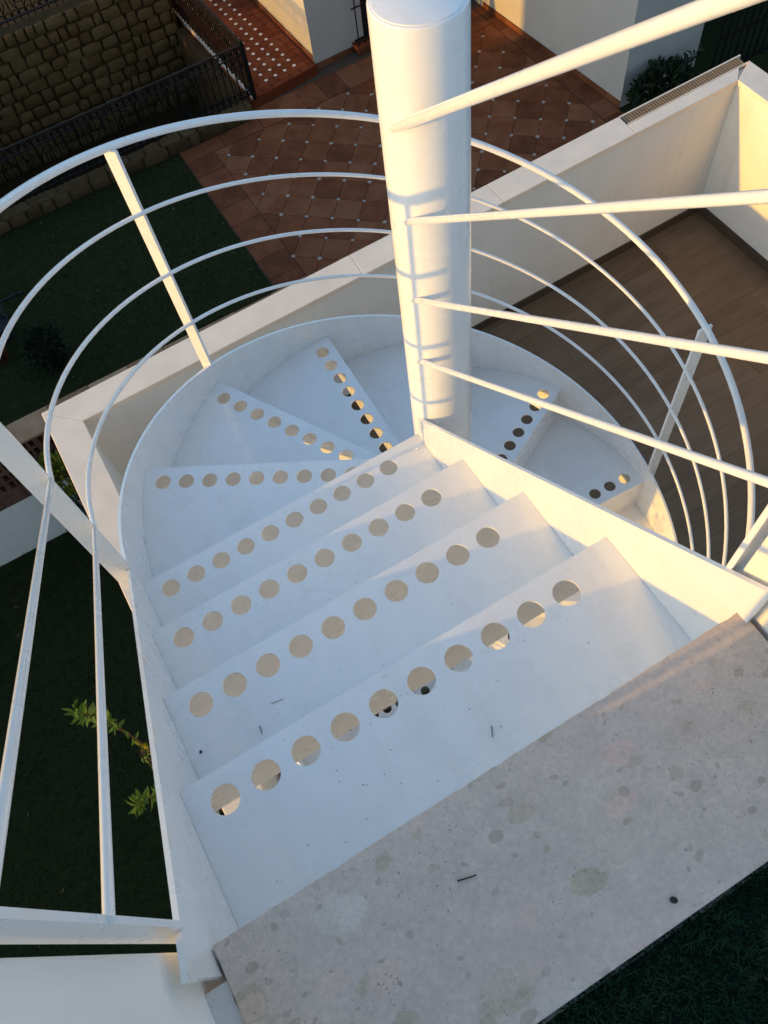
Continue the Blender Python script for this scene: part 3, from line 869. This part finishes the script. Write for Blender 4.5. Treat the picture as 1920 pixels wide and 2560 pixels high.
# grilled window with a clay sill beside the pole
win = np_(MB().box((4.20, 9.352, -5.83), (4.95, 9.40, -4.3)), 'window', 'glass')
np_(MB().box((4.17, 9.325, -5.86), (4.98, 9.36, -5.83)), 'window_frame', 'dark', win)
sill = np_(MB().box((4.12, 9.16, -5.89), (5.02, 9.36, -5.85)), 'window_sill', 'terracotta')
np_(MB().box((4.16, 9.20, GROUND), (4.98, 9.35, -5.891)), 'window_apron', 'terracotta')
gb = MB()
for i in range(9): gb.box((4.16 + i * .1, 9.20, -5.85), (4.175 + i * .1, 9.215, -4.3))
for z in (-5.80, -5.3, -4.8): gb.box((4.10, 9.19, z), (5.0, 9.20, z + .018))
np_(gb, 'window_grille', 'iron')
np_(MB().box((5.35, 9.36, GROUND), (6.10, 9.41, -4.0)), 'door', 'dark')
# near-black sheet painted as the shade in the side passage, with railing
dk = np_(MB().box((7.605, 7.2, -6.1), (12, 7.4, ZT)), 'passage_shade', 'dark')
rl = thing('side_railing', 'plain black iron railing with vertical bars beside the grey house wall', 'railing', (7.62, 5.82, GROUND))
MB().box((0, -.012, .53), (3.0, .012, .55)).build('middle_rail', M['iron'], rl)
MB().box((0, -.012, 1.05), (3.0, .012, 1.075)).build('top_rail', M['iron'], rl)
MB().box((0, -.012, .03), (3.0, .012, .055)).build('bottom_rail', M['iron'], rl)
bm_ = MB().box((-.008, -.008, 0), (.008, .008, 1.05)).mesh('bar'); bm_.materials.append(M['iron'])
for i in range(24):
    o = link('bar', bm_, rl); o.location = (.06 + i * .125, 0, 0)

# unseen west neighbour added so its bulk keeps the gardens in shade
wh = thing('west_shade_house', 'plain white two storey flat roofed house added out of view to shade the gardens', 'house', (0, 0, 0))
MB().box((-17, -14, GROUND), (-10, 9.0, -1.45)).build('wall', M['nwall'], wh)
MB().box((-17.1, -14.1, -1.45), (-9.9, 9.02, -1.25)).build('roof', M['coping'], wh)
for y_ in (-10, -6, -2, 2, 6):
    for z in (-5.2, -3.0):
        w_ = MB().box((-10.0, y_, z), (-9.985, y_ + 1.2, z + 1.1)).build('window', M['glass'], wh)
        MB().box((-10.0, y_ - .08, z - .07), (-9.95, y_ + 1.28, z - .004)).build('window_sill', M['coping'], w_)

# ------------------------------------------------------------------ lattice garden wall
lw = thing('lattice_wall', 'white garden wall topped by a clay lattice and brown coping beyond the terrace parapet', 'wall', (0, 0, 0))
LY = 4.155
MB().box((-6, LY + .006, GROUND - .1), (3.25, LY + .22, -5.19)).build('wall', M['gwall'], lw)
for i in range(40):
    x = -6 + i * .231
    MB().box((x + .003, LY - .005, -5.19), (x + .228, LY + .23, -5.02 + rnd.uniform(-.003, .003))).build('clay_tile', M['brick'], lw)
blk = MB()
bw, bh = .1597, .262
def fr_(x0, x1, z0, z1): blk.box((x0, 0, z0), (x1, .11, z1))
fr_(0.001, .022, .001, bh - .001); fr_(bw - .022, bw - .001, .001, bh - .001); fr_(.0695, .0905, .0215, bh - .0215)
for z0, z1 in ((.001, .021), (.128, .146), (bh - .021, bh - .001)):
    if z0 == .128: fr_(.0225, .069, z0, z1); fr_(.091, bw - .0225, z0, z1)
    else: fr_(.0225, bw - .0225, z0, z1)
blm = blk.mesh('lattice_block'); blm.materials.append(M['brick'])
for r_ in range(2):
    for i in range(57):
        o = link('lattice_block', blm, lw); o.location = (-5.9 + i * bw, LY + .01 + rnd.uniform(-.003, .003), -5.02 + .003 + r_ * bh)
MB().box((-5.99, LY + .125, -5.015), (3.2, LY + .135, -4.50)).build('lattice_backing', M['dark'], lw)
x = -6.0
while x < 3.2:
    w_ = rnd.uniform(.36, .42)
    MB().box((x + .002, LY - .004, -4.492), (min(x + w_, 3.25) - .002, LY + .262, -4.465 + rnd.uniform(-.004, .004))).build('coping_tile', M['clay_cap'], lw, bevel=.006, bseg=1)
    x += w_

# ------------------------------------------------------------------ plants
def leaf_cloud(n_, center, rad, size, seed, shell=.55, zmin=None, gapn=0):
    g = random.Random(seed); mb = MB(); cnt = 0
    gaps = [Vector((g.gauss(0, 1), g.gauss(0, 1), g.gauss(0, 1))).normalized() for _ in range(gapn)]
    while cnt < n_:
        d = Vector((g.gauss(0, 1), g.gauss(0, 1), g.gauss(0, 1))).normalized()
        if any(d.dot(q) > .93 and g.random() < .8 for q in gaps): continue
        lump = 1 + .22 * math.sin(5 * d.x + seed) * math.cos(4 * d.y + 2 * d.z + seed)
        r_ = (shell + (1 - shell) * g.random() ** .6) * lump
        p = Vector((center[0] + d.x * rad[0] * r_, center[1] + d.y * rad[1] * r_, center[2] + d.z * rad[2] * r_))
        if zmin is not None and p.z < zmin: continue
        leaf(mb, p, (d + Vector((g.uniform(-.9, .9), g.uniform(-.9, .9), g.uniform(-.3, 1)))).normalized(), size * g.uniform(.6, 1.3), g)
        cnt += 1
    return mb
def leaf(mb, p, direction, L, g, wr=.42):
    d = direction.normalized()
    s = d.cross(Vector((g.uniform(-1, 1), g.uniform(-1, 1), g.uniform(-1, 1)))).normalized()
    nn = d.cross(s)
    w = L * wr / 2
    a = p; m1 = p + d * L * .35; m2 = p + d * L * .70; t = p + d * L - nn * L * .12
    mb.add([a, m1 + s * w + nn * w * .35, m1, m1 - s * w + nn * w * .35, m2 + s * w * .75 + nn * w * .2 - nn * L * .04, m2 - nn * L * .04, m2 - s * w * .75 + nn * w * .2 - nn * L * .04, t],
           [(0, 2, 1), (0, 3, 2), (1, 2, 5, 4), (2, 3, 6, 5), (4, 5, 7), (5, 6, 7)])
def shrub(name, label, cat, base, rad, n_, size, mat, seed, stems=6, lift=.15, gapn=3):
    t = thing(name, label, cat, base)
    c = (0, 0, rad[2] * .95 + lift)
    leaf_cloud(n_, c, rad, size, seed, zmin=.01, gapn=gapn).build('foliage', M[mat], t)
    sb = MB(); g = random.Random(seed)
    for i in range(stems):
        a = 2 * math.pi * i / stems + g.uniform(-.3, .3); e = Vector((math.cos(a) * rad[0] * .6, math.sin(a) * rad[1] * .6, rad[2] * 1.3 + lift))
        sb.tube([(0, 0, 0), e * .4 + Vector((0, 0, .05)), e], .011, 6, r1=.003)
    sb.build('stems', M['stem'], t)
    return t
shrub('shrub', 'yellow green shrub in front of the clay lattice wall', 'shrub', (-1.92, 3.96, GROUND), (.17, .15, .30), 900, .06, 'leaf_y', 11, lift=.80)
shrub('shrub', 'bushy grey green shrub beside the lattice wall', 'shrub', (-1.80, 3.72, GROUND), (.30, .22, .42), 1500, .05, 'leaf_b', 12, lift=.12)
shrub('shrub', 'dense dark rounded shrub standing alone on the lawn', 'shrub', (-1.62, 6.42, GROUND), (.22, .22, .27), 2600, .05, 'leaf_d', 13, gapn=0, lift=.02)
shrub('shrub', 'dark leafy shrub at the foot of the grey neighbouring wall', 'shrub', (6.75, 5.75, GROUND), (.42, .20, .22), 900, .10, 'leaf_d', 14)
# taller sprays at the same wall
def spray(name, label, cat, base, tips, mat, size, seed, per=14, rs=.006):
    t = thing(name, label, cat, base); g = random.Random(seed)
    lm, sm = MB(), MB()
    for tip in tips:
        tip = Vector(tip); pts = []
        for i in range(9):
            u = i / 8
            pts.append(Vector((tip.x * u ** 1.3, tip.y * u ** 1.3, tip.z * (1 - (1 - u) ** 1.6))) + Vector((g.uniform(-.01, .01), g.uniform(-.01, .01), 0)))
        sm.tube(pts, rs, 6, r1=.0015)
        for j in range(per):
            u = .25 + .75 * (j + g.random() * .6) / per; i = min(int(u * 8), 7); p = pts[i].lerp(pts[i + 1], u * 8 - i)
            dd = (pts[i + 1] - pts[i]).normalized()
            sd_ = Vector((g.uniform(-1, 1), g.uniform(-1, 1), g.uniform(-.2, .6))).normalized()
            leaf(lm, p, (dd * .6 + sd_).normalized(), size * g.uniform(.7, 1.25), g)
    lm.build('leaves', M[mat], t); sm.build('stem', M['stem'], t)
    return t
spray('climbing_plant', 'dark arching plant with drooping leaves against the grey neighbouring wall', 'plant', (6.95, 5.86, GROUND), [(-.45, .02, .50), (-.25, 0, .42), (.20, 0, .38), (.45, 0, .50), (.10, -.1, .30), (-.62, -.05, .30)], 'leaf_d', .11, 15, per=26)

# vine rising outside the lower terrace, its tips caught by the sun
def vine():
    t = thing('climbing_vine', 'slender green climbing vine beside the outer stringer of the stair', 'vine', (-1.47, -.30, GROUND))
    base = Vector((-1.47, -.30, GROUND)); g = random.Random(21); CP = Vector((-.696, -1.237, 1.465))
    V3 = lambda p: CP + (p - CP) * 1.20 if p.z > -1.5 else Vector((p.x - .09, p.y + .16, p.z))
    lm, sm, fl = MB(), MB(), MB()
    main = [Vector((-1.40, -.45, GROUND)), Vector((-1.36, -.40, -4.6)), Vector((-1.345, -.33, -3.2)), Vector((-1.34, -.28, -2.2)), Vector((-1.335, -.235, -1.6)), Vector((-1.315, -.215, -1.30)),
            Vector((-1.305, -.215, -1.12)), Vector((-1.30, -.224, -.976)), Vector((-1.30, -.226, -.86)), Vector((-1.30, -.232, -.766)), Vector((-1.30, -.255, -.66)), Vector((-1.30, -.272, -.585))]
    main = [V3(p) for p in main]
    sm.tube([p - base for p in main], .007, 6, r1=.0016)
    b1 = [Vector((-1.335, -.26, -1.62)), Vector((-1.32, -.31, -1.38)), Vector((-1.31, -.315, -1.22)), Vector((-1.30, -.305, -1.12)), Vector((-1.30, -.292, -1.05))]
    b2 = [Vector((-1.34, -.30, -1.75)), Vector((-1.32, -.37, -1.35)), Vector((-1.30, -.42, -1.08)), Vector((-1.30, -.465, -.92)), Vector((-1.30, -.505, -.80))]
    b3 = [Vector((-1.31, -.22, -1.25)), Vector((-1.315, -.19, -1.05)), Vector((-1.32, -.165, -.93))]
    b1, b2, b3 = ([V3(p) for p in b_] for b_ in (b1, b2, b3))
    for b in (b1, b2): sm.tube([p - base for p in b], .004, 6, r1=.0012)
    sm.tube([p - base for p in b3], .0025, 6, r1=.001)
    def along(pts, a, b_, n_, size, out=.9):
        for j in range(n_):
            u = a + (b_ - a) * (j + g.random() * .5) / n_
            x = u * (len(pts) - 1); i = min(int(x), len(pts) - 2); p = pts[i].lerp(pts[i + 1], x - i)
            dd = (pts[i + 1] - pts[i]).normalized()
            sd_ = Vector((g.uniform(-.6, .6), g.uniform(-1, 1), g.uniform(-.5, .3))).normalized()
            leaf(lm, p - base, (dd * .55 + sd_ * out).normalized(), size * g.uniform(.75, 1.25), g, .40)
    along(main, .55, .82, 16, .038); along(main, .66, 1.0, 44, .042)
    along(b1, .25, 1.0, 14, .032); along(b2, .45, 1.0, 30, .042); along(b2, .8, 1.0, 12, .045)
    for _ in range(14):
        q = V3(Vector((-1.312, -.222, -1.22))) + Vector((g.uniform(-.015, .015), g.uniform(-.02, .02), g.uniform(-.05, .05)))
        leaf(fl, q - base, Vector((g.uniform(-1, 1), g.uniform(-1, 1), g.uniform(0, 1))).normalized(), .03, g, .6)
    lm.build('leaves', M['leaf_g'], t); sm.build('stem', M['stem'], t); fl.build('withered_leaves', M['leaf_y'], t)
vine()

# potted plant at the edge of the lawn
pp = thing('potted_plant', 'grey green plant in a dark round pot at the edge of the lawn', 'plant', (-2.03, 7.15, GROUND))
pm = MB(); rg = lambda r_, z: [(r_ * math.cos(2 * math.pi * i / 20), r_ * math.sin(2 * math.pi * i / 20), z) for i in range(20)]
pm.sweep([rg(.10, 0), rg(.15, .22), rg(.165, .22), rg(.165, .26), rg(.145, .26), rg(.14, .23)][::-1]); pm.build('pot', M['pot'], pp, smooth=40)
leaf_cloud(500, (.02, .12, .42), (.17, .17, .17), .05, 31).build('foliage', M['leaf_b'], pp)
rp_ = thing('flower_pot', 'small red clay flower pot standing beside the dark potted plant', 'pot', (-2.16, 6.84, GROUND))
pm = MB(); pm.sweep([rg(.07, 0), rg(.10, .15), rg(.115, .15), rg(.115, .19), rg(.10, .19), rg(.095, .17)][::-1]); pm.build('pot', M['redpot'], rp_, smooth=40)
pm = MB(); pm.sweep([rg(.096, .165), rg(.094, .172)][::-1]); pm.build('soil', M['soil'], rp_)

gh = MB(); pts_ = [(-2.5 + .1 * i, 7.90 - .022 * i + .03 * math.sin(i * .9), GROUND + .022) for i in range(10)]
gh.tube(pts_, .012, 8); tag(gh.build('garden_hose', M['pot'], smooth=60), 'thin dark garden hose lying on the lawn near the potted plant', 'hose')
fl_ = MB(); g_ = random.Random(77)
for _ in range(170):
    p = Vector((g_.uniform(-4.2, 1.05), g_.uniform(.3, 8.8), GROUND + .03))
    if p.x > -1.45 and p.y < 2.4: continue
    leaf(fl_, p, Vector((g_.uniform(-1, 1), g_.uniform(-1, 1), g_.uniform(-.1, .25))), g_.uniform(.03, .06), g_, .5)
tag(fl_.build('fallen_leaves', M['dry_leaf']), 'dry fallen leaves scattered over the dark lawn', 'leaves', kind='stuff')

# ------------------------------------------------------------------ small litter on the stair and slab
def needle(name, label, cat, a, b, r_, group=None):
    a, b = Vector(a), Vector(b); m_ = (a + b) / 2 + Vector((rnd.uniform(-.001, .001), rnd.uniform(-.001, .001), .0006))
    o = MB().tube([a - a, m_ - a, b - a], r_, 6, r1=r_ * .7).build(name, M['twig'], None, smooth=60)
    o.location = a
    return tag(o, label, cat, group)
zt = lambda k: -k * H
needle('twig', 'short straight dark twig lying on the top tread', 'twig', (-.482, -.971, .0018), (-.492, -.988, .0018), .0010)
needle('twig', 'longer dark twig lying on the limestone slab', 'twig', (-.672, -1.163, SLAB + .0020), (-.645, -1.170, SLAB + .0020), .0013)
needle('twig', 'thin bent twig lying near the left end of the second tread', 'twig', (-.856, -.684, zt(1) + .0014), (-.860, -.702, zt(1) + .0014), .0009)
needle('twig', 'pale hair-thin twig on the second tread beside the holes', 'twig', (-.815, -.655, zt(1) + .0012), (-.788, -.660, zt(1) + .0012), .0006)
def seed_(label, p, r_):
    mb = MB(); k = 10
    rings = [[(r_ * math.sin(t) * math.cos(2 * math.pi * i / k) * 1.25, r_ * math.sin(t) * math.sin(2 * math.pi * i / k), r_ * .6 * (1 - math.cos(t))) for i in range(k)] for t in (.35, .9, 1.6, 2.3, 2.8)]
    mb.sweep(rings[::-1])
    o = mb.build('seed', M['twig'], None, smooth=80); o.location = p; o.rotation_euler = (0, 0, rnd.uniform(0, 3))
    return tag(o, label, 'seed')
seed_('round dark seed on the limestone slab near the turf', (-.435, -1.330, SLAB), .0045)
seed_('tiny dark seed on the left end of the second tread', (-.985, -.668, zt(1)), .0030)
gl = MB()
for _ in range(130):
    k = rnd.choice([0, 0, 0, 1, 1, 2, 2, 3])
    x = rnd.uniform(-.98, -.13); yn = Y0 + k * G
    if rnd.random() < .5: x = rnd.gauss(-.62, .12)
    x = min(max(x, -.98), -.13)
    y_ = rnd.uniform(yn - G + .02, yn - .008)
    j = round((x + .9445) / HS)
    if math.hypot(x - (-.9445 + HS * j), y_ - (yn - HO)) < HR + .003: continue
    s = rnd.uniform(.0004, .0012); a = rnd.uniform(0, 3)
    q = [(x + s * math.cos(a + t) * rnd.uniform(.6, 1.6), y_ + s * math.sin(a + t) * rnd.uniform(.5, 1.1)) for t in (0, 1.2, 2.4, 3.6, 4.9)]
    gl.prism(q, zt(k) + .0002, zt(k) + .0009)
tag(gl.build('grit', M['twig']), 'fine dark grit scattered over the white treads', 'grit', kind='stuff')
